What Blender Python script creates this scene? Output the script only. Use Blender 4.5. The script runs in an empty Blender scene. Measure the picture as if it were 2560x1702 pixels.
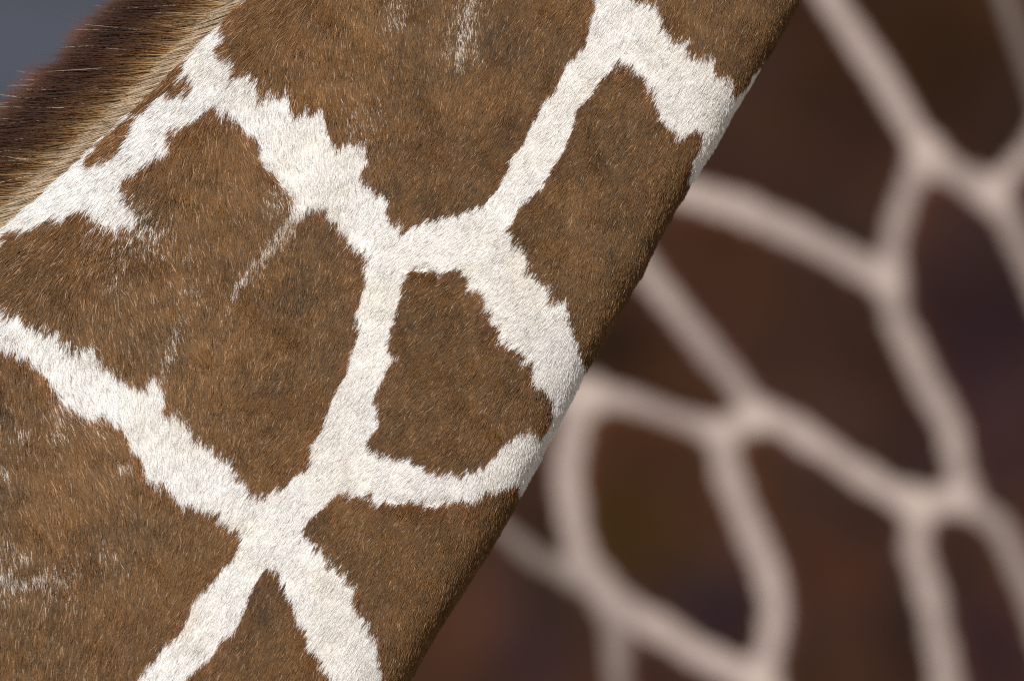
import bpy, math
import numpy as np
from mathutils import Vector

DENOISE = False
NHAIR = 620000
NMANE = 100000
FAR_TILT = -0.85
FAR_LEAN = -1.0
GROUND_A = (.050, .052, .060)
GROUND_B = (.086, .090, .118)
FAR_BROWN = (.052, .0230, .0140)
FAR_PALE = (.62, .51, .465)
LINE_W = 0.76

# ------------------------------------------------------------------ camera
scene = bpy.context.scene
col = scene.collection
D0 = 6.0                      # metres from the lens to the middle of the near neck
S = 0.0003                    # metres per photograph pixel (2560 wide) at that distance
PITCH = math.radians(-6.0)
FWD = np.array([0.0, math.cos(PITCH), math.sin(PITCH)])
UP = np.array([0.0, -math.sin(PITCH), math.cos(PITCH)])
RT = np.array([1.0, 0.0, 0.0])
AIM = np.array([0.0, 0.0, 2.7])
CAM = AIM - FWD * D0

cam_data = bpy.data.cameras.new("camera")
cam = bpy.data.objects.new("camera", cam_data)
col.objects.link(cam)
cam.location = CAM
cam.rotation_euler = (math.pi / 2 + PITCH, 0, 0)
cam_data.sensor_width = 36.0
cam_data.lens = 36.0 * D0 / (2560 * S)
cam_data.clip_start = 0.1
cam_data.clip_end = 2000
cam_data.dof.use_dof = True
cam_data.dof.focus_distance = D0 - 0.078
cam_data.dof.aperture_fstop = 3.7
scene.camera = cam

# ------------------------------------------------------------------ light
SUN = Vector((-0.20, -0.85, 0.45)).normalized()
world = bpy.data.worlds.new("World")
scene.world = world
world.use_nodes = True
nt = world.node_tree
bg = nt.nodes["Background"]
sky = nt.nodes.new("ShaderNodeTexSky")
sky.sky_type = 'NISHITA'
sky.sun_disc = False
sky.sun_elevation = math.asin(SUN.z)
sky.sun_rotation = math.atan2(SUN.x, SUN.y)
nt.links.new(sky.outputs[0], bg.inputs[0])
bg.inputs[1].default_value = 0.07
sun_data = bpy.data.lights.new("sun", 'SUN')
sun_data.energy = 4.7
sun_data.angle = math.radians(0.5)
sun_data.color = (1.0, 0.975, 0.95)
sun = bpy.data.objects.new("sun", sun_data)
sun.rotation_euler = SUN.to_track_quat('Z', 'Y').to_euler()
sun.location = (-6, -6, 10)
col.objects.link(sun)

scene.view_settings.view_transform = 'Standard'
scene.view_settings.look = 'None'
scene.view_settings.exposure = 0.0
scene.view_settings.gamma = 1.0
scene.render.film_transparent = False
scene.cycles.use_denoising = DENOISE
scene.cycles.max_bounces = 8
scene.cycles.diffuse_bounces = 5
scene.cycles.glossy_bounces = 2
scene.cycles.transmission_bounces = 4
scene.cycles.use_adaptive_sampling = False
scene.cycles.filter_width = 1.1

# ------------------------------------------------------------------ helpers
def to_world(px, py, e):
    """point at photograph-scale coordinates (px right, py down), e metres nearer than the neck's middle plane"""
    px = np.asarray(px, float); py = np.asarray(py, float); e = np.asarray(e, float)
    r = (D0 - e) / D0
    a = (px - 1280) * S * r; b = (851 - py) * S * r
    return AIM + a[..., None] * RT + b[..., None] * UP - e[..., None] * FWD

def noise_grid(seed):
    return np.random.default_rng(seed).random((257, 257))
def vnoise(x, y, seed=0):
    """value noise, -1..1"""
    g = noise_grid(seed)
    x = np.asarray(x, float); y = np.asarray(y, float)
    xi = np.floor(x).astype(int); yi = np.floor(y).astype(int)
    fx = x - xi; fy = y - yi
    fx = fx * fx * (3 - 2 * fx); fy = fy * fy * (3 - 2 * fy)
    X0 = xi % 256; X1 = (xi + 1) % 256; Y0 = yi % 256; Y1 = (yi + 1) % 256
    return 2 * ((g[Y0, X0] * (1 - fx) + g[Y0, X1] * fx) * (1 - fy) + (g[Y1, X0] * (1 - fx) + g[Y1, X1] * fx) * fy) - 1
def fbm(x, y, seed=0, o=3):
    s = 0; a = 1; t = 0
    for k in range(o):
        s = s + a * vnoise(x * 2 ** k + 17.3 * k, y * 2 ** k + 5.1 * k, seed + k); t += a; a *= 0.5
    return s / t

def pts(flat):
    return np.array(flat, float).reshape(-1, 2)

def in_poly(px, py, poly):
    inside = np.zeros(px.shape, bool)
    x0, y0 = poly[-1]
    for x1, y1 in poly:
        if y0 != y1:
            c = ((y1 > py) != (y0 > py))
            inside ^= c & (px < (x0 - x1) * (py - y1) / (y0 - y1) + x1)
        x0, y0 = x1, y1
    return inside

def seg_dist(px, py, ax, ay, bx, by):
    dx, dy = bx - ax, by - ay
    t = np.clip(((px - ax) * dx + (py - ay) * dy) / (dx * dx + dy * dy + 1e-9), 0, 1)
    return np.hypot(px - ax - t * dx, py - ay - t * dy), t

def smooth(a, b, x):
    t = np.clip((x - a) / (b - a), 0, 1)
    return t * t * (3 - 2 * t)

def catmull(P, n):
    """n points on a smooth line through P"""
    P = np.asarray(P, float)
    Q = np.vstack([2 * P[0] - P[1], P, 2 * P[-1] - P[-2]])
    u = np.linspace(0, len(P) - 1 - 1e-6, n); i = u.astype(int); f = (u - i)[:, None]
    a, b, c, d = Q[i], Q[i + 1], Q[i + 2], Q[i + 3]
    return 0.5 * (2 * b + (c - a) * f + (2 * a - 5 * b + 4 * c - d) * f ** 2 + (3 * b - a - 3 * c + d) * f ** 3)

class Trunk:
    """a closed limb-like body between a crest line and a throat line"""
    def __init__(s, crest, throat, thick, n=2.5, skew=1.0, tilt=0.0, base=0.0, bump=0.0, seed=3, lean=0.0):
        s.N = 400
        s.A = catmull(crest, s.N); s.B = catmull(throat, s.N)
        s.th = thick; s.n = n; s.skew = skew; s.tilt = tilt; s.base = base; s.bump = bump; s.seed = seed; s.lean = lean
        # the section's outline, stepped evenly along its length
        w = np.linspace(0, np.pi, 6001); c = np.cos(w); sn = np.sin(w); p = 2.0 / n
        X = np.sign(c) * np.abs(c) ** p; Z = np.abs(sn) ** p
        d = np.r_[0, np.cumsum(np.hypot(np.diff(X) * 0.5, np.diff(Z) * thick))]
        q = np.linspace(0, d[-1], 1201)
        s.X = np.interp(q, d, X); s.Z = np.interp(q, d, Z)
    def flat(s, v, t):
        k = np.clip(v, 0, 1) * (s.N - 1); i = np.minimum(k.astype(int), s.N - 2); f = (k - i)[..., None]
        A = s.A[i] * (1 - f) + s.A[i + 1] * f; B = s.B[i] * (1 - f) + s.B[i + 1] * f
        return A, B
    def at(s, v, a):
        """v along, a round the ring: 0 crest, 0.5 throat over the near side, 0.5..1 the far side"""
        v = np.asarray(v, float); a = np.asarray(a, float) % 1.0
        A, B = s.flat(v, a)
        k = np.where(a <= 0.5, a, 1 - a) * 2 * 1200
        x = np.interp(k, np.arange(1201), s.X); z = np.interp(k, np.arange(1201), s.Z) * np.where(a <= 0.5, 1, -1)
        t = (1 - x) / 2
        t = t ** s.skew
        P = A * (1 - t[..., None]) + B * t[..., None]
        w = np.hypot(*(B - A).transpose()).transpose() * S
        e = z * s.th * w
        e = e + s.base + s.tilt * (P[..., 0] - 1280) * S + s.lean * (P[..., 1] - 851) * S
        if s.bump:
            e = e + np.sign(z) * np.abs(z) * s.bump * (fbm(P[..., 0] / 190, P[..., 1] / 150, s.seed, 3) + 0.35 * vnoise(P[..., 0] / 45, P[..., 1] / 60, s.seed + 9))
            e = e + extra_relief(P[..., 0], P[..., 1]) * (z > 0)
        return to_world(P[..., 0], P[..., 1], e), P
    def a_of(s, t):
        return np.interp(np.asarray(t) ** (1 / s.skew), (1 - s.X) / 2 + np.arange(1201) * 1e-9, np.arange(1201) / 2400)
    def normal(s, v, a):
        h = 2e-3
        p0, _ = s.at(v + h, a); p1, _ = s.at(v - h, a); q0, _ = s.at(v, a + h); q1, _ = s.at(v, a - h)
        nrm = np.cross(p0 - p1, q0 - q1)
        nrm /= np.linalg.norm(nrm, axis=-1, keepdims=True) + 1e-12
        return nrm
    def mesh(s, name, nv, na, v0=0.0, v1=1.0):
        vs = np.linspace(v0, v1, nv); an = np.arange(na) / na
        V, Aa = np.meshgrid(vs, an, indexing='ij')
        W, P = s.at(V, Aa)
        co = W.reshape(-1, 3)
        i = np.arange(nv - 1)[:, None] * na; j = np.arange(na)[None, :]; j2 = (j + 1) % na
        f = np.stack([i + j, i + j2, i + na + j2, i + na + j], -1).reshape(-1, 4)
        me = bpy.data.meshes.new(name)
        c0 = co[:na].mean(0); c1 = co[-na:].mean(0)
        n0 = len(co)
        co = np.vstack([co, c0, c1])
        jj = np.arange(na); jn = (jj + 1) % na
        caps = np.concatenate([np.stack([jn, jj, np.full(na, n0)], -1), np.stack([jj + (nv - 1) * na, jn + (nv - 1) * na, np.full(na, n0 + 1)], -1)])
        me.from_pydata(co.tolist(), [], f.tolist() + caps.tolist())
        me.polygons.foreach_set('use_smooth', np.ones(len(me.polygons), bool))
        P = np.vstack([P.reshape(-1, 2), P.reshape(-1, 2)[:2]])
        return me, P
SUNW = np.array(SUN)

def extra_relief(px, py):
    """creases and folds of the skin, in metres"""
    r = np.zeros(np.shape(px))
    for (pl, w, d) in FOLDS:
        q = pts(pl)
        for (ax, ay), (bx, by) in zip(q[:-1], q[1:]):
            dd, _ = seg_dist(px, py, ax, ay, bx, by)
            r = np.minimum(r, -d * np.exp(-(dd / w) ** 2)) if d > 0 else np.maximum(r, -d * np.exp(-(dd / w) ** 2))
    return r
FOLDS = [([70, 900, 120, 955, 175, 1045, 230, 1110, 300, 1190], 9, 0.0042),
         ([60, 930, 105, 985, 150, 1060, 200, 1120], 22, -0.0025),
         ([655, 405, 700, 450, 745, 510], 8, 0.003),
         ([380, 560, 430, 640, 470, 760, 520, 860], 30, 0.0035), ([250, 1150, 340, 1260, 400, 1380], 34, 0.004), ([1030, 60, 1060, 160, 1120, 300], 40, 0.003),
         ([560, 640, 640, 740, 760, 820], 26, 0.0028), ([60, 1250, 140, 1330, 230, 1380], 26, 0.003), ([1500, 300, 1530, 420, 1500, 520], 26, 0.003), ([1170, 980, 1250, 1060], 26, 0.0028),
         ([1120, 1255, 1040, 1262, 980, 1250], 16, 0.002),
         ([1020, 675, 1065, 670, 1095, 690], 9, 0.002)]

def make_curves(name, P, rad, colr, mat, parent):
    """P n x k x 3 points, rad n x k, colr n x k x 3"""
    n, k, _ = P.shape
    cu = bpy.data.hair_curves.new(name)
    cu.add_curves([k] * n)
    cu.attributes['position'].data.foreach_set('vector', P.astype(np.float32).ravel())
    if 'radius' not in cu.attributes: cu.attributes.new('radius', 'FLOAT', 'POINT')
    cu.attributes['radius'].data.foreach_set('value', rad.astype(np.float32).ravel())
    at = cu.attributes.new('tint', 'FLOAT_COLOR', 'POINT')
    c4 = np.ones((n, k, 4), np.float32); c4[..., :3] = colr
    at.data.foreach_set('color', c4.ravel())
    cu.materials.append(mat)
    o = bpy.data.objects.new(name, cu)
    col.objects.link(o); o.parent = parent
    return o

def fur_material(name, gloss=0.12, rough=0.35, trans=0.25, gloss_col=(1, .84, .62)):
    m = bpy.data.materials.new(name); m.use_nodes = True
    t = m.node_tree; t.nodes.clear()
    out = t.nodes.new('ShaderNodeOutputMaterial')
    at = t.nodes.new('ShaderNodeAttribute'); at.attribute_name = 'tint'
    df = t.nodes.new('ShaderNodeBsdfDiffuse'); tr = t.nodes.new('ShaderNodeBsdfTranslucent')
    hr = t.nodes.new('ShaderNodeBsdfHair'); hr.component = 'Reflection'
    hr.inputs['RoughnessU'].default_value = rough; hr.inputs['RoughnessV'].default_value = rough * 1.5
    hr.inputs['Color'].default_value = (*gloss_col, 1)
    m1 = t.nodes.new('ShaderNodeMixShader'); m1.inputs[0].default_value = trans
    m2 = t.nodes.new('ShaderNodeMixShader'); m2.inputs[0].default_value = gloss
    L = t.links.new
    L(at.outputs['Color'], df.inputs['Color']); L(at.outputs['Color'], tr.inputs['Color'])
    L(df.outputs[0], m1.inputs[1]); L(tr.outputs[0], m1.inputs[2])
    L(m1.outputs[0], m2.inputs[1]); L(hr.outputs[0], m2.inputs[2])
    L(m2.outputs[0], out.inputs[0])
    return m

def skin_material(name, scale=60.0):
    m = bpy.data.materials.new(name); m.use_nodes = True
    t = m.node_tree; b = t.nodes['Principled BSDF']
    at = t.nodes.new('ShaderNodeAttribute'); at.attribute_name = 'tint'
    nz = t.nodes.new('ShaderNodeTexNoise'); nz.inputs['Scale'].default_value = scale; nz.inputs['Detail'].default_value = 6
    rp = t.nodes.new('ShaderNodeMapRange'); rp.inputs['To Min'].default_value = 0.8; rp.inputs['To Max'].default_value = 1.2
    mx = t.nodes.new('ShaderNodeVectorMath'); mx.operation = 'SCALE'
    bp = t.nodes.new('ShaderNodeBump'); bp.inputs['Strength'].default_value = 0.3; bp.inputs['Distance'].default_value = 0.002
    L = t.links.new
    tc = t.nodes.new('ShaderNodeTexCoord'); L(tc.outputs['Object'], nz.inputs['Vector'])
    L(nz.outputs[0], rp.inputs['Value']); L(at.outputs['Color'], mx.inputs[0]); L(rp.outputs[0], mx.inputs['Scale'])
    L(mx.outputs[0], b.inputs['Base Color']); L(nz.outputs[0], bp.inputs['Height']); L(bp.outputs[0], b.inputs['Normal'])
    b.inputs['Roughness'].default_value = 0.8
    b.inputs['Specular IOR Level'].default_value = 0.12
    return m

def paint_mesh(me, rgb):
    at = me.color_attributes.new('tint', 'FLOAT_COLOR', 'POINT')
    c = np.ones((len(me.vertices), 4), np.float32); c[:, :3] = rgb
    at.data.foreach_set('color', c.ravel())

def tag(o, **k):
    for a, b in k.items(): o[a] = b
    return o

PATCH = {
'A':[700,-330,625,0,607,11,592,18,577,30,568,41,570,55,557,68,560,78,566,89,573,92,562,107,551,118,546,133,551,148,570,152,588,163,588,178,568,205,592,196,610,189,625,185,633,207,644,229,651,259,666,240,677,231,695,244,703,244,718,229,723,252,725,274,740,292,747,296,762,285,780,296,795,277,810,285,814,314,825,344,843,374,860,361,882,355,901,366,915,362,917,392,921,418,901,436,893,448,908,459,927,477,941,488,960,492,967,510,964,533,967,555,982,564,997,567,998,601,1012,582,1034,569,1052,560,1097,551,1119,544,1141,547,1163,533,1186,522,1204,514,1237,485,1248,466,1261,444,1267,425,1271,403,1289,385,1304,366,1319,337,1330,311,1345,292,1352,266,1370,255,1385,237,1389,207,1404,192,1415,163,1437,144,1459,122,1467,85,1478,52,1485,22,1481,0,1500,-120,1560,-330],
'B':[536,272,551,281,555,300,570,292,592,311,607,322,616,348,640,348,651,366,655,399,651,418,666,440,684,440,695,459,703,477,725,492,743,503,736,525,725,555,751,544,769,536,784,525,817,536,819,555,832,571,907,630,860,593,871,615,882,627,901,638,927,664,904,671,908,693,910,719,901,745,888,782,882,812,893,826,893,852,882,874,871,900,867,922,860,948,847,967,829,996,817,1026,806,1052,803,1078,780,1107,773,1133,778,1157,761,1183,739,1187,724,1205,713,1224,694,1228,679,1224,668,1246,653,1242,638,1235,624,1239,612,1220,594,1202,590,1176,572,1150,549,1142,527,1127,533,1130,518,1111,499,1107,481,1096,477,1078,459,1052,436,1037,407,1045,411,1015,411,989,392,967,388,945,366,956,344,982,333,959,307,941,281,930,266,915,259,897,240,893,233,874,211,871,185,886,170,871,148,852,137,830,118,834,100,812,74,812,55,793,30,789,11,782,0,771,-150,740,-420,960,-380,880,-160,740,0,635,8,627,12,602,18,590,41,586,67,580,88,573,102,565,114,555,127,547,143,547,147,559,159,557,171,545,184,535,200,531,212,537,220,547,233,543,239,553,257,561,261,571,273,571,286,573,298,573,310,571,327,576,343,565,345,545,337,529,331,508,318,504,304,504,308,488,304,473,302,465,310,451,327,443,343,437,355,427,371,420,385,392,392,388,399,396,418,399,425,374,422,351,422,333,429,326,444,337,462,318,481,307,499,296,518,281],
'C':[1544,152,1548,174,1563,181,1592,192,1615,215,1622,237,1629,259,1644,289,1655,307,1674,326,1681,351,1703,351,1705,344,1734,329,1754,349,1749,379,1729,398,1725,428,1717,457,1720,479,1712,506,1740,560,1700,680,1610,800,1555,789,1533,834,1507,874,1481,904,1463,919,1452,900,1448,871,1437,845,1422,819,1415,782,1411,752,1393,763,1378,756,1367,734,1352,708,1333,701,1319,678,1315,652,1304,630,1278,612,1271,593,1256,578,1261,580,1285,555,1293,518,1322,507,1337,485,1359,473,1367,444,1378,425,1396,403,1411,374,1419,351,1430,329,1433,303,1441,277,1459,259,1481,244,1489,218,1507,200,1530,181],
'D':[1500,-330,1540,-60,1572,0,1592,15,1616,10,1641,30,1651,49,1651,79,1670,103,1690,118,1720,108,1725,148,1754,152,1784,148,1788,187,1818,202,1828,211,1833,241,1852,231,1867,211,1877,192,1897,172,1916,143,1934,116,1951,98,2030,120,2300,-330],
'E':[1023,682,1038,678,1060,689,1082,678,1100,693,1126,678,1156,689,1167,697,1163,723,1186,734,1200,760,1219,789,1226,815,1241,841,1256,863,1274,867,1300,889,1304,915,1326,911,1330,937,1326,963,1341,974,1356,989,1374,993,1378,1015,1378,1041,1370,1070,1356,1089,1345,1100,1326,1078,1304,1089,1289,1093,1274,1107,1252,1122,1249,1124,1235,1139,1220,1157,1201,1176,1179,1187,1160,1187,1142,1191,1123,1179,1108,1187,1075,1183,1056,1176,1030,1165,1019,1153,990,1153,967,1142,952,1139,938,1142,915,1131,912,1126,923,1096,938,1078,945,1052,938,1019,934,985,949,971,960,941,964,922,986,908,975,886,971,856,975,830,986,804,989,775,1001,745,1001,719,1012,701],
'F':[748,1332,767,1309,785,1291,804,1276,822,1257,841,1239,856,1228,874,1239,893,1242,912,1246,923,1257,941,1268,956,1261,982,1265,1012,1257,1034,1257,1056,1268,1082,1272,1108,1265,1131,1261,1153,1254,1175,1265,1186,1250,1209,1239,1235,1235,1261,1224,1283,1217,1294,1220,1292,1242,1309,1265,1360,1300,1150,1950,1010,1900,967,1729,960,1702,952,1677,938,1651,945,1617,938,1599,919,1573,908,1547,889,1528,886,1491,874,1469,863,1443,848,1436,837,1428,819,1413,804,1395,800,1376,782,1361,767,1350],
'G':[668,1424,687,1436,694,1454,705,1473,716,1499,735,1528,739,1562,757,1580,765,1606,765,1629,783,1640,794,1662,813,1681,824,1702,880,1860,360,1860,464,1702,479,1688,494,1669,516,1658,535,1636,542,1614,557,1603,579,1595,590,1573,601,1543,616,1517,616,1491,631,1473,646,1447],
'H':[-300,960,-80,880,0,874,15,882,44,886,59,904,74,900,89,919,107,941,126,963,144,985,159,1015,178,1022,200,1030,215,1052,237,1059,252,1041,266,1041,285,1067,300,1074,314,1093,326,1130,327,1120,341,1142,360,1165,362,1194,371,1209,390,1209,412,1217,423,1231,438,1246,442,1268,460,1276,475,1261,494,1272,520,1283,542,1287,549,1309,572,1313,590,1335,598,1365,586,1395,564,1417,549,1432,538,1450,520,1465,501,1480,490,1502,475,1521,464,1543,457,1569,445,1591,416,1610,401,1632,386,1655,364,1677,345,1699,230,1860,-600,1860,-700,1300],
'I':[459,163,459,185,451,203,477,211,483,226,470,237,451,237,433,240,414,233,403,240,385,259,370,274,355,287,333,296,326,285,348,263,370,244,392,226,414,200,436,178],
'J':[344,296,333,318,326,340,314,355,307,370,289,392,266,407,240,414,222,411,229,388,259,362,281,333,307,314],
}

# ------------------------------------------------------------------ coat pattern, traced on the side of the neck
def patch_at(px, py):
    lab = np.full(np.shape(px), -1)
    for i, k in enumerate(sorted(PATCH)):
        lab[in_poly(px, py, pts(PATCH[k]))] = i
    return lab

# white flecks inside the brown: (polyline, half width, strength)
FLECKS = [([1176, -60, 1174, 0, 1170, 60, 1160, 110, 1152, 165], 17, 0.85),
          ([1172, 20, 1160, 90, 1150, 130], 34, 0.45),
          ([985, -40, 988, 60], 26, 0.35), ([1118, 60, 1135, 150], 14, 0.25), ([905, 290, 930, 340], 40, 0.15),
          ([748, 500, 727, 555, 700, 598], 16, 1.0), ([700, 598, 645, 658, 617, 690], 11, 1.3), ([617, 690, 585, 740], 11, 1.0), ([585, 740, 560, 790], 12, 0.3), ([455, 800, 437, 850], 12, 0.35),
          ([700, 478, 725, 500], 16, 0.6), ([690, 500, 720, 540], 22, 0.35),
          ([270, 703, 282, 712], 13, 0.55), ([425, 725, 440, 735], 14, 0.22), ([477, 720, 490, 735], 20, 0.3),
          ([475, 640, 482, 655], 16, 0.3),
          ([437, 850, 425, 885, 405, 930], 13, 0.65), ([400, 930, 390, 985], 14, 0.7),
          ([250, 565, 310, 590, 390, 580], 36, 0.62), ([240, 600, 330, 640, 380, 620], 34, 0.3), ([348, 520, 380, 600], 22, 0.7),
          ([158, 1020, 150, 1060, 145, 1085], 26, 0.45), ([40, 1095, 70, 1100], 22, 0.25), ([230, 1065, 260, 1090], 14, 0.3),
          ([-20, 1400, 0, 1430, 25, 1460], 28, 1.0), ([20, 1455, 90, 1452, 160, 1440], 15, 0.95), ([120, 1430, 180, 1425], 20, 0.35),
          ([30, 1385, 60, 1400], 24, 0.35), ([0, 1165, 15, 1185], 12, 0.6), ([305, 1165, 320, 1172], 13, 0.5),
          ([120, 1500, 180, 1490], 24, 0.15), ([240, 1390, 300, 1420], 30, 0.1)]
def fleck(px, py):
    r = np.zeros(np.shape(px))
    for pl, w, st in FLECKS:
        q = pts(pl)
        for (ax, ay), (bx, by) in zip(q[:-1], q[1:]):
            d, _ = seg_dist(px, py, ax, ay, bx, by)
            r = np.maximum(r, st * np.exp(-(d / w) ** 2))
    return r

# hair lay: x, y, degrees from straight down towards the lower left
LAY = np.array([(592,480,-12),(629,333,-18),(700,420,-18),(444,407,8),(333,462,35),(351,314,42),(518,185,30),(592,148,42),(703,37,38),(721,166,2),(795,130,2),(934,111,-4),(1119,111,-2),(1230,222,20),
 (1378,111,22),(1452,74,35),(1563,74,25),(1600,370,32),(1119,444,30),(1341,370,42),(1793,98,15),(1744,246,32),(1547,344,30),(1498,541,25),(1621,640,18),(1500,200,38),(1640,160,35),(870,250,-8),(900,420,10),(950,520,18),
 (37,690,45),(130,600,42),(250,600,22),(111,782,15),(222,819,-8),(333,745,-20),(444,819,-14),(592,745,2),(703,708,6),(666,967,25),(740,856,20),(518,1003,6),(74,967,-8),(185,1004,-26),(480,640,-12),(560,600,-12),(780,640,10),
 (1119,634,52),(1082,819,40),(1304,819,48),(1489,745,20),(1341,1041,25),(934,930,35),(1230,950,38),(900,650,30),(1000,600,45),
 (111,1231,-14),(297,1343,-5),(483,1343,15),(631,1343,36),(480,1603,30),(111,1603,4),(297,1603,15),(705,1565,26),(250,1180,-24),(370,1080,-12),(420,1180,2),(560,1230,24),
 (923,1194,40),(1071,1213,45),(848,1380,32),(1071,1454,24),(1220,1268,16),(997,1603,18),(811,1603,34),(780,1130,38),(1300,1180,20),
 (0,560,48),(100,480,46),(200,400,44),(300,330,42),(420,250,40),(560,80,42),(-200,900,10),(-200,1400,-5),(700,-200,35),(1300,-200,15),(1900,-200,15),(300,1900,10),(900,1900,20)], float)
def lay_angle(px, py):
    sx = np.zeros(px.shape); sy = np.zeros(px.shape); sw = np.zeros(px.shape)
    for x, y, d in LAY:
        w = 1.0 / ((px - x) ** 2 + (py - y) ** 2 + 45.0 ** 2) ** 2.0
        sw += w; sx += w * d
    return sx / sw

# ------------------------------------------------------------------ the near giraffe
CREST = [(1400,-800),(980,-400),(570,0),(224,332),(-10,538),(-400,880),(-900,1300),(-1500,1800)]
TH = np.array([(2480,-800),(2230,-400),(2003,0),(1963,74),(1929,133),(1890,197),(1831,295),(1786,379),(1742,443),(1693,521),(1649,600),(1614,674),(1560,770),(1470,925),(1413,1041),(1361,1140),(1364,1125),(1318,1216),(1290,1265),(1229,1372),(1180,1450),(1104,1565),(1025,1702),(900,1950),(760,2250),(560,2500)], float)
TH = TH[np.argsort(TH[:, 1])]
THROAT = [(float(np.interp(y, TH[:, 1], TH[:, 0])) - 11, y) for y in (-640, -200, 330, 700, 1060, 1450, 1950, 2500)]
neck = Trunk(CREST, THROAT, thick=0.24, n=4.0, skew=0.94, bump=0.0034, seed=3)
# let the throat line keep the small waves of the traced outline
neck.B[:, 0] = np.interp(neck.B[:, 1], TH[:, 1], TH[:, 0]) - 11
ker = np.hanning(9); ker /= ker.sum()
pad = np.pad(neck.B[:, 0], 4, mode='edge'); neck.B[:, 0] = np.convolve(pad, ker, 'valid')

giraffe = bpy.data.objects.new('giraffe', None); col.objects.link(giraffe)
giraffe.location = to_world(1000, 2400, 0.0)
bpy.context.view_layer.update()
tag(giraffe, label='sharp sunlit giraffe neck in front with brown patches, white lines and a dark brown mane', category='giraffe', group='giraffes standing one behind the other')
def child(o, parent, name=None):
    o.parent = parent
    o.matrix_parent_inverse = parent.matrix_world.inverted()
    return o

W_SKIN = np.array([.60, .55, .50]); B_SKIN = np.array([.085, .045, .020])
me, P2 = neck.mesh('neck', 420, 300)
lab = patch_at(P2[:, 0], P2[:, 1])
paint_mesh(me, np.where((lab >= 0)[:, None], B_SKIN, W_SKIN))
me.materials.append(skin_material('short_haired_hide'))
nk = bpy.data.objects.new('neck', me); col.objects.link(nk); child(nk, giraffe)

rng = np.random.default_rng(11)
def rand_roots(trunk, n, a0, a1, box, v0=0.0, v1=1.0, m=6.0):
    """about n roots spread evenly over the part of the skin inside box"""
    outv = []; outa = []; got = 0
    ref = None
    while got < n:
        v = rng.uniform(v0, v1, 400000); a = rng.uniform(a0, a1, 400000)
        h = 1e-3
        p0, P = trunk.at(v, a)
        px, _ = trunk.at(v + h, a); pa, _ = trunk.at(v, a + h)
        area = np.linalg.norm(np.cross(px - p0, pa - p0), axis=1)
        if ref is None: ref = np.percentile(area, 97)
        keep = (rng.random(len(v)) < area / ref) & (P[:, 0] > box[0]) & (P[:, 0] < box[2]) & (P[:, 1] > box[1]) & (P[:, 1] < box[3])
        outv.append(v[keep]); outa.append(a[keep]); got += keep.sum()
    return np.concatenate(outv)[:n], np.concatenate(outa)[:n]

def grow(trunk, v, a, ang, length, lift, bendf, k, jit=0.0):
    """hair points: root, then combed along ang (degrees from down towards the left), rising by lift and settling"""
    root, P = trunk.at(v, a)
    nrm = trunk.normal(v, a)
    th = np.radians(ang)
    d = (-np.sin(th))[:, None] * RT - np.cos(th)[:, None] * UP
    d = d - (d * nrm).sum(1, keepdims=True) * nrm
    ln = np.linalg.norm(d, axis=1, keepdims=True)
    d = d / np.maximum(ln, 0.15)
    side = np.cross(nrm, d)
    pts_ = [root]
    for j in range(1, k):
        f = j / (k - 1)
        h = lift * f * (1 - bendf * f)
        pts_.append(root + length[:, None] * (d * (f * np.sqrt(np.maximum(1 - lift ** 2, .3)))[:, None] + nrm * h[:, None] + side * (jit * f * f)[:, None]))
    return np.stack(pts_, 1), P

NH = NHAIR
v, a = rand_roots(neck, NH, 0.03, 0.58, (-110, -110, 2200, 1800))
_, P = neck.at(v, a)
px, py = P[:, 0], P[:, 1]
# ragged tufts: neighbouring hairs share an offset and a small turn
tx = 9 * vnoise(px / 13, py / 30, 51) + 5 * vnoise(px / 6, py / 12, 52); ty = 14 * vnoise(px / 11, py / 24, 53)
lay = lay_angle(px, py)
wd = 12 * vnoise(px / 6, py / 8, 55) + 8 * vnoise(px / 15, py / 18, 56) + rng.normal(0, 4, NH)
wd = wd + 15 + 6 * smooth(1300, 300, px + 0.35 * py)
lx = px - np.sin(np.radians(lay)) * wd + tx * 0.25; ly = py + np.cos(np.radians(lay)) * wd
lab = patch_at(lx, ly)
fl = fleck(lx, ly)
tuft = vnoise(px / 9, py / 9, 61)
spot = rng.random(NH) < fl * (0.75 + 0.4 * tuft)
isw = (lab < 0) | spot
brown = ~isw
ang = lay + 7 * fbm(px / 40, py / 40, 71, 2) + 9 * vnoise(px / 9, py / 14, 73) + rng.normal(0, 7, NH)
longer = smooth(1300, 300, px + 0.35 * py)
L = (0.0066 + 0.0064 * longer) * np.where(isw, 0.85, 1.0) * rng.uniform(0.65, 1.25, NH) * (1 + 0.15 * vnoise(px / 14, py / 14, 75))
lift = 0.23 + 0.13 * fbm(px / 60, py / 60, 81, 3) + rng.normal(0, 0.05, NH) + 0.10 * vnoise(px / 9, py / 10, 83)
lift = lift + 0.16 * smooth(0.40, 0.50, a) + 0.10 * (rng.random(NH) < 0.06) + 0.35 * (rng.random(NH) < 0.10) * smooth(0.42, 0.47, a)
lift = np.clip(lift, 0.08, 0.7)
K = 4
fz = (rng.random(NH) < 0.22) & (a > 0.42)
ang = np.where(fz, ang - rng.uniform(10, 50, NH), ang)
H, _ = grow(neck, v, a, ang, L, lift, 0.35, K, jit=rng.normal(0, 0.10, NH))
base = np.where(rng.random(NH) < 0.5, 1.0, 0.85)
r0 = (0.00017 + 0.00006 * longer) * rng.uniform(0.7, 1.25, NH)
prof = np.array([1.0, 0.95, 0.75, 0.18])
R = r0[:, None] * prof
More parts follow.
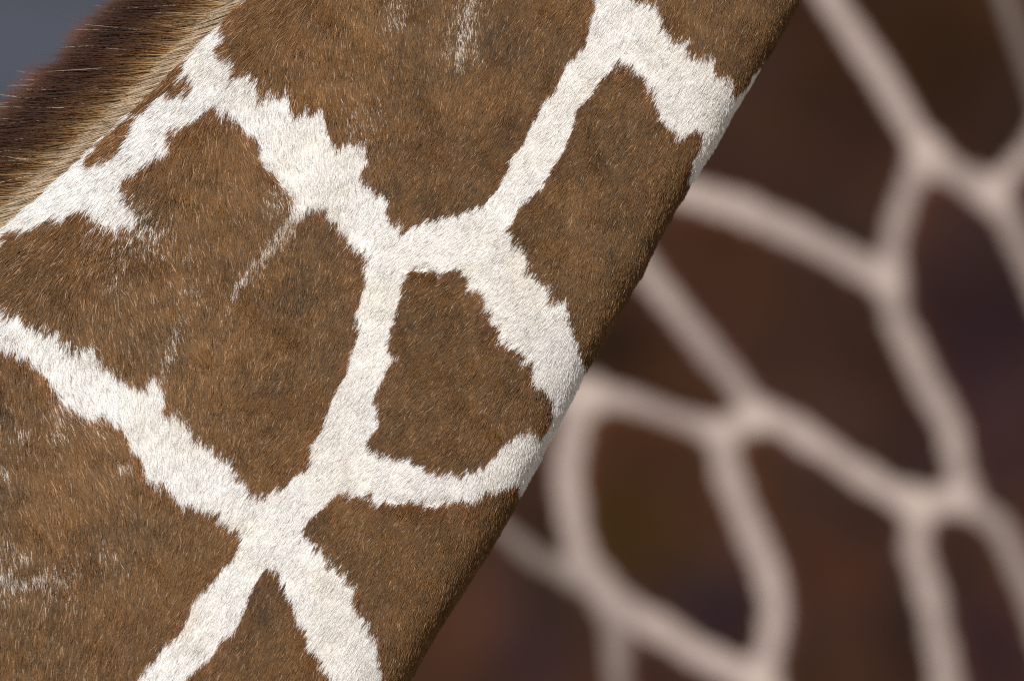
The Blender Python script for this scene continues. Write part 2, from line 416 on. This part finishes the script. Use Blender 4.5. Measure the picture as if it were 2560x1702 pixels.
# colours: each hair its own tone, darker root and paler tip
tone = rng.normal(0, 0.22, NH) + 0.38 * fbm(px / 130, py / 120, 91, 4) + 0.20 * fbm(px / 34, py / 60, 191, 2) + 0.17 * vnoise(px / 17, py / 24, 94) + 0.12 * vnoise(px / 8, py / 13, 96)  # the noise also paints in mottled shading from the lie of the hair
warm = rng.normal(0, 0.10, NH) + 0.15 * vnoise(px / 160, py / 160, 95)
cb = np.stack([0.125 * (1 + tone) , 0.0565 * (1 + tone - 0.25 * warm), 0.0163 * (1 + tone - 0.7 * warm)], 1)
glint = rng.random(NH) < (0.035 + 0.04 * longer)  # scattered hairs coloured pale as painted sun glints
cb[glint] = cb[glint] * 1.2 + np.array([0.30, 0.22, 0.16]) * rng.uniform(0.4, 1.0, (glint.sum(), 1))
tw = rng.normal(0, 0.05, NH) + 0.05 * fbm(px / 70, py / 70, 97, 3); tan_ = np.clip(0.09 * fbm(px / 120, py / 120, 98, 3) + 0.015, 0, 1)
cw = np.stack([0.815 + tw - 0.3 * tan_, 0.808 + tw - 0.5 * tan_, 0.797 + tw - 0.9 * tan_], 1)
grey = rng.random(NH) < 0.05
cw[grey] *= rng.uniform(0.35, 0.8, (grey.sum(), 1)) * np.array([1, .93, .85])
# reddish hairs where the brown meets the white
edge = (lab >= 0) & ~((patch_at(px + 16, py) >= 0) & (patch_at(px - 16, py) >= 0) & (patch_at(px, py + 16) >= 0) & (patch_at(px, py - 16) >= 0))
cb[edge] *= np.array([1.06, 0.97, 0.92])
mixw = rng.uniform(0.25, 0.95, NH)[:, None]
cw = np.where((spot & (lab >= 0))[:, None], cb * (1 - mixw) + cw * mixw * np.array([.95, .88, .82]), cw)
C = np.where(brown[:, None], np.clip(cb, 0.01, 0.8), np.clip(cw, 0.05, 0.92))
grad = np.array([0.40, 0.75, 1.05, 1.35])  # dark roots paint in the shade of the gaps between hairs
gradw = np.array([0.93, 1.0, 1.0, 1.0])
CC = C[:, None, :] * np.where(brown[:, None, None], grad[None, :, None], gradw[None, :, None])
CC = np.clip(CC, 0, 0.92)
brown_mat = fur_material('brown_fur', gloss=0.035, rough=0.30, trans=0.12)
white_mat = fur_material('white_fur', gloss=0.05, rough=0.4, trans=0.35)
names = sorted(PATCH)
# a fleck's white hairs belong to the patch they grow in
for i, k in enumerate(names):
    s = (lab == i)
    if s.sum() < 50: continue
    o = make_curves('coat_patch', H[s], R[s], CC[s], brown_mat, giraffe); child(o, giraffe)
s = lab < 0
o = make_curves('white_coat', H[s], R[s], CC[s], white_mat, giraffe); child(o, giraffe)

# ------------------------------------------------------------------ mane
NM = NMANE
yy = rng.uniform(-0.0, 1.0, NM)
# roots sit on the crest, spread over its thickness
vm = rng.uniform(0.10, 0.66, NM)
off = rng.uniform(-1, 1, NM)
am = np.where(off > 0, neck.a_of(0.016 * np.abs(off)), 1 - 0.055 * np.abs(off) ** 0.9)
root, Pm = neck.at(vm, am)
nm = neck.normal(vm, am)
A, B = neck.flat(vm, am)
# direction along the crest (towards the body) and out of the crest
i = np.clip((vm * 399).astype(int), 1, 398)
tan = neck.A[np.minimum(i + 6, 399)] - neck.A[np.maximum(i - 6, 0)]
tan /= np.linalg.norm(tan, axis=1, keepdims=True)
tan3 = tan[:, 0:1] * RT - tan[:, 1:2] * UP
sx = Pm[:, 0]; sy = Pm[:, 1]
clump = vnoise(sy / 7, off * 2, 101); clump2 = vnoise(sy / 28, off * 1.2, 103)
a_out = np.radians(2.5 * clump2 + 7 * clump + rng.normal(0, 3.5, NM) - 2 + 3 * vnoise(sy / 90, sy * 0, 104))
out3 = -np.cos(a_out)[:, None] * RT + np.sin(a_out)[:, None] * UP
out3 = out3 - FWD * (off * 0.10 + rng.normal(0, 0.05, NM) + 0.05 * clump)[:, None]
LM = (0.089 + 0.011 * smooth(0, 500, sy)) * rng.uniform(0.86, 1.05, NM) * (1 + 0.015 * clump2 + 0.04 * clump) * (1 - 0.10 * np.abs(off))
short = rng.random(NM) < 0.35
LM[short] *= rng.uniform(0.3, 0.85, short.sum())
fr = off > 0.45
LM[fr] *= rng.uniform(0.15, 0.7, fr.sum())
stray = rng.random(NM) < 0.004
LM[stray] *= 1.08
KM = 7
wav = rng.normal(0, 1, NM)
pm = [root]; cur = root.copy()
for j in range(1, KM):
    f = j / (KM - 1)
    w = smooth(0.0, 0.42, np.full(NM, f))[:, None]
    d = (tan3 * 0.8 + nm * 0.30 - FWD * (0.35 * np.maximum(off, -0.3))[:, None] + out3 * 0.25) * (1 - w) + out3 * w
    d = d + UP * (0.05 * wav * math.sin(3 * f + 1))[:, None]
    d /= np.linalg.norm(d, axis=1, keepdims=True)
    cur = cur + d * (LM / (KM - 1))[:, None]
    pm.append(cur)
HM = np.stack(pm, 1)
t = np.linspace(0, 1, KM)
depthf = t[None, :] * (LM / 0.098)[:, None] + 0.10 * clump[:, None] + 0.10 * clump2[:, None] + rng.normal(0, 0.07, NM)[:, None]
stops = np.array([0.0, 0.16, 0.36, 0.56, 0.8, 1.0])
ramp = np.array([(.44, .33, .21), (.33, .205, .095), (.12, .052, .020), (.034, .0095, .0055), (.036, .0115, .007), (.095, .037, .024)])
CM = np.stack([np.interp(depthf, stops, ramp[:, c]) for c in range(3)], -1)
CM *= np.clip(1 + rng.normal(0, 0.2, NM) + 0.45 * clump + 0.3 * clump2, .25, 2)[:, None, None]
CM[stray] = np.array([.6, .52, .42])
pale = rng.random(NM) < 0.006
CM[pale] = np.array([.5, .4, .28])
CM = np.clip(CM, 0.008, 0.8)
RM = (0.00017 * rng.uniform(0.7, 1.3, NM))[:, None] * np.array([1, 1, 1, .95, .85, .65, .25])
NF2 = 14000
vf = rng.uniform(0.10, 0.66, NF2); tf_ = 0.002 + 0.030 * rng.random(NF2) ** 1.3; af = neck.a_of(tf_)
rt_, Pf = neck.at(vf, af); nf_ = neck.normal(vf, af)
i = np.clip((vf * 399).astype(int), 1, 398)
tf = neck.A[np.minimum(i + 6, 399)] - neck.A[np.maximum(i - 6, 0)]; tf /= np.linalg.norm(tf, axis=1, keepdims=True)
tf3 = tf[:, 0:1] * RT - tf[:, 1:2] * UP
lf = rng.uniform(0.014, 0.034, NF2) * (1 - 0.4 * tf_ / 0.032)
cl = vnoise(Pf[:, 1] / 8, af * 40, 111); cur = rt_.copy(); pf = [cur.copy()]
for j in range(1, KM):
    f = j / (KM - 1)
    d = tf3 * (1.0 - 0.55 * f) - RT * (0.15 + 0.75 * f + 0.15 * cl)[:, None] + nf_ * (0.42 * (1 - f)) + rng.normal(0, 0.03, (NF2, 3))
    d /= np.linalg.norm(d, axis=1, keepdims=True)
    cur = cur + d * (lf / (KM - 1))[:, None]; pf.append(cur.copy())
HM = np.concatenate([HM, np.stack(pf, 1)])
cf = np.array([.50, .39, .27]) * (1 + rng.normal(0, .16, NF2) + .2 * cl)[:, None]
df_ = rng.random(NF2) < 0.25; cf[df_] *= np.array([.38, .30, .22])
CM = np.concatenate([CM, np.clip(np.repeat(cf[:, None, :], KM, 1), .01, .8)])
RM = np.concatenate([RM, (0.00016 * rng.uniform(.7, 1.2, NF2))[:, None] * np.array([1, 1, 1, .95, .85, .65, .25])])
mane_mat = fur_material('mane_hair', gloss=0.015, rough=0.22, trans=0.15)
o = make_curves('mane', HM, RM, CM, mane_mat, giraffe); child(o, giraffe)

# ------------------------------------------------------------------ the giraffe behind
q = 1 / 0.9211
LINES = [([1870,-120,1890,-40,1950,60,2020,160,2090,280,2130,345],72),([2130,345,2200,400,2285,440],72),([2285,440,2330,520,2400,680,2500,900],68,.85),([2285,440,2350,370,2450,270],62),
 ([2290,-80,2335,60,2385,200,2410,300],44,.45),([2130,345,2090,440,2060,540,2040,645],66,.9),([1400,370,1560,440,1700,478,1850,545,1960,600,2040,645],84),
 ([2040,645,2065,740,2125,860,2190,990,2215,1120],74,.88),([2210,1150,2300,1210,2360,1330,2420,1500,2440,1700],66,.75),([2215,1140,2120,1165,2020,1115,1900,1035,1790,960,1740,960],72),
 ([1740,955,1700,890,1620,790,1530,680,1470,600,1380,480],70,.8),([1740,965,1650,990,1560,960,1460,925,1340,905,1200,900],66,.88),([1660,1000,1680,1100,1720,1200,1765,1300,1785,1400,1770,1500,1735,1640],76),
 ([1350,900,1315,1000,1305,1100,1320,1200,1340,1290,1400,1370,1500,1440,1620,1510,1740,1570,1850,1680],84),([1050,1130,1150,1210,1230,1280,1330,1330],50,.45),([1395,1370,1420,1480,1425,1640],62,.5),
 ([2120,1160,2108,1260,2150,1400,2180,1600],80,.85),([1870,-120,1500,-400],70),([2440,1700,2800,1900],60),([2500,900,2900,1000],60),([2410,300,2900,200],60)]
def lattice(px, py):
    """0 in a patch, 1 on a pale line; corners are rounded"""
    f = np.zeros(np.shape(px)); wv = 1 + 0.22 * fbm(px / 110, py / 110, 161, 2)
    for pl, w, *_ in LINES:
        qd = pts(pl) * q; best = np.full(np.shape(px), 1e9)
        for (ax, ay), (bx, by) in zip(qd[:-1], qd[1:]):
            d, _ = seg_dist(px, py, ax, ay, bx, by); best = np.minimum(best, d)
        f = f + np.exp(-0.693 * (best / (w * q * 0.5 * LINE_W * wv)) ** 2)
    return f
def line_tone(px, py):
    sw = np.full(np.shape(px), 1e-6); st = sw.copy()
    for pl, w, *g in LINES:
        qd = pts(pl) * q; best = np.full(np.shape(px), 1e9)
        for (ax, ay), (bx, by) in zip(qd[:-1], qd[1:]):
            d, _ = seg_dist(px, py, ax, ay, bx, by); best = np.minimum(best, d)
        k = np.exp(-(best / 45) ** 2); sw += k; st += k * (g[0] if g else 1.0)
    return st / sw
far = Trunk([(700,-1400),(620,-700),(560,0),(540,700),(560,1400),(620,2100),(700,2900)], [(3500,-1400),(3350,-700),(3250,0),(3220,700),(3260,1400),(3350,2100),(3500,2900)], thick=0.22, n=2.3, tilt=FAR_TILT, base=-3.0, lean=FAR_LEAN)
other = bpy.data.objects.new('giraffe', None); col.objects.link(other)
other.location = to_world(1900, 2900, -3.0)
bpy.context.view_layer.update()
tag(other, label='blurred giraffe standing in shade behind, its dark brown hide crossed by thin pale tan lines', category='giraffe', group='giraffes standing one behind the other')
me, P2 = far.mesh('body', 300, 360)
lt = lattice(P2[:, 0], P2[:, 1])
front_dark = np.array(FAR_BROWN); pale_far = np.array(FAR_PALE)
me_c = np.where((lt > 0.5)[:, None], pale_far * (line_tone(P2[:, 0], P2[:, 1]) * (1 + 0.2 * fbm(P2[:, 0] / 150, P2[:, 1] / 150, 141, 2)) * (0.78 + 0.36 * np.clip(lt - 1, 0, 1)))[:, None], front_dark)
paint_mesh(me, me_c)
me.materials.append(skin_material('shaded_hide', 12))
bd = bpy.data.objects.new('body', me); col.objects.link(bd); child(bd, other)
# each brown field of its coat stands a few millimetres proud of the skin
nv_, na_ = 300, 360
gridlt = lt[:nv_ * na_].reshape(nv_, na_)
quad = (gridlt[:-1] + gridlt[1:]) / 2; quad = (quad + np.roll(quad, -1, 1)) / 2
Pq = P2[:nv_ * na_].reshape(nv_, na_, 2)[:-1]
near_q = (np.arange(na_) < na_ // 2)[None, :] & (Pq[..., 0] > 700) & (Pq[..., 0] < 3000) & (Pq[..., 1] > -350) & (Pq[..., 1] < 2100)
free = (quad <= 0.5) & near_q
ids = np.where(free, np.arange(free.size).reshape(free.shape) + 1, 0)
while True:
    n2 = ids.copy()
    n2[1:] = np.maximum(n2[1:], ids[:-1]); n2[:-1] = np.maximum(n2[:-1], ids[1:])
    n2[:, 1:] = np.maximum(n2[:, 1:], ids[:, :-1]); n2[:, :-1] = np.maximum(n2[:, :-1], ids[:, 1:])
    n2[~free] = 0
    if (n2 == ids).all(): break
    ids = n2
vco = np.empty(len(me.vertices) * 3, np.float32); me.vertices.foreach_get('co', vco); vco = vco.reshape(-1, 3).astype(float)
VV, AA = np.meshgrid(np.linspace(0, 1, nv_), np.arange(na_) / na_, indexing='ij')
vn = far.normal(VV.ravel(), AA.ravel())
px, py = P2[:nv_ * na_, 0], P2[:nv_ * na_, 1]
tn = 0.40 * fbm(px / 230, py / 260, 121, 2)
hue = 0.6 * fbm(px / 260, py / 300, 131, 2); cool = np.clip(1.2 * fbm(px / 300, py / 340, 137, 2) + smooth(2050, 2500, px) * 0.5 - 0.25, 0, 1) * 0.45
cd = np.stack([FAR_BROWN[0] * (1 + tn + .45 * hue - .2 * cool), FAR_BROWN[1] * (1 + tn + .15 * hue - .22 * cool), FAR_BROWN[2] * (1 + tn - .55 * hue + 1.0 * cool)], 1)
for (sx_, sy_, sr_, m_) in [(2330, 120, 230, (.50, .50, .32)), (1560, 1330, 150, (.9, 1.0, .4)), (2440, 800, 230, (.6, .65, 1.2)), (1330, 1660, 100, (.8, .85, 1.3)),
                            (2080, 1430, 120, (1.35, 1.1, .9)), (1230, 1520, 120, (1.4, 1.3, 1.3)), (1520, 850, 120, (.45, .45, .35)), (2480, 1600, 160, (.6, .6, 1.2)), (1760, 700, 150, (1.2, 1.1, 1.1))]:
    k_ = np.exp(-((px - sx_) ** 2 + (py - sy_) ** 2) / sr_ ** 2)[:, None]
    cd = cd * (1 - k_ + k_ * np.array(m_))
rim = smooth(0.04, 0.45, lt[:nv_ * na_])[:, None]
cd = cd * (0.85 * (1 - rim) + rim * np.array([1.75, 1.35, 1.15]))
cd = np.clip(cd, .004, .9)
far_hide = bpy.data.materials['shaded_hide']
for u in np.unique(ids):
    if u == 0: continue
    rr, cc = np.nonzero(ids == u)
    if len(rr) < 60: continue
    qv = np.stack([rr * na_ + cc, rr * na_ + (cc + 1) % na_, (rr + 1) * na_ + (cc + 1) % na_, (rr + 1) * na_ + cc], 1)
    uniq, inv = np.unique(qv, return_inverse=True)
    cnt = np.bincount(inv.ravel(), minlength=len(uniq))
    lift_ = np.where(cnt >= 4, 0.004, -0.001)
    mp = bpy.data.meshes.new('coat_patch')
    mp.from_pydata((vco[uniq] + vn[uniq] * lift_[:, None]).tolist(), [], inv.reshape(-1, 4).tolist())
    mp.polygons.foreach_set('use_smooth', np.ones(len(mp.polygons), bool))
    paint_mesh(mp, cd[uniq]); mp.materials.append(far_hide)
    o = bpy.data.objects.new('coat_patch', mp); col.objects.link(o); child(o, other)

# ------------------------------------------------------------------ unseen sandy ground, added to bounce warm light, and a grey-blue paved way far behind
def noise_colour(name, A, B, scale, rough=0.9):
    m = bpy.data.materials.new(name); m.use_nodes = True
    t_ = m.node_tree; b = t_.nodes['Principled BSDF']; b.inputs['Roughness'].default_value = rough
    tc = t_.nodes.new('ShaderNodeTexCoord')
    nz = t_.nodes.new('ShaderNodeTexNoise'); nz.inputs['Scale'].default_value = scale; nz.inputs['Detail'].default_value = 5
    cr = t_.nodes.new('ShaderNodeValToRGB'); cr.color_ramp.elements[0].position = .35; cr.color_ramp.elements[1].position = .65
    cr.color_ramp.elements[0].color = (*A, 1); cr.color_ramp.elements[1].color = (*B, 1)
    t_.links.new(tc.outputs['Object'], nz.inputs['Vector']); t_.links.new(nz.outputs[0], cr.inputs[0]); t_.links.new(cr.outputs[0], b.inputs['Base Color'])
    return m
def sheet(name, xs, ys, zfun, m):
    X, Y = np.meshgrid(xs, ys)
    n, k = len(xs), len(ys)
    co = np.stack([X, Y, zfun(X, Y)], -1).reshape(-1, 3)
    f = [(r * n + c, r * n + c + 1, (r + 1) * n + c + 1, (r + 1) * n + c) for r in range(k - 1) for c in range(n - 1)]
    me = bpy.data.meshes.new(name); me.from_pydata(co.tolist(), [], f); me.materials.append(m)
    me.polygons.foreach_set('use_smooth', np.ones(len(me.polygons), bool))
    g = bpy.data.objects.new(name, me); col.objects.link(g); tag(g, kind='structure'); return g
gx = np.linspace(-1, 1, 80); gx = np.sign(gx) * np.abs(gx) ** 2.2 * 900
sheet('ground', gx, gx, lambda X, Y: 0.10 * fbm(X / 9, Y / 9, 151, 2) * smooth(17, 13, Y) * (np.abs(Y) < 200), noise_colour('sandy_bounce_ground', (.36, .28, .20), (.46, .37, .27), 0.6))
sheet('paved_way', np.linspace(-60, 60, 40), np.linspace(17, 95, 60), lambda X, Y: 0.02 + 0 * X, noise_colour('grey_blue_paving', GROUND_A, GROUND_B, 0.22))
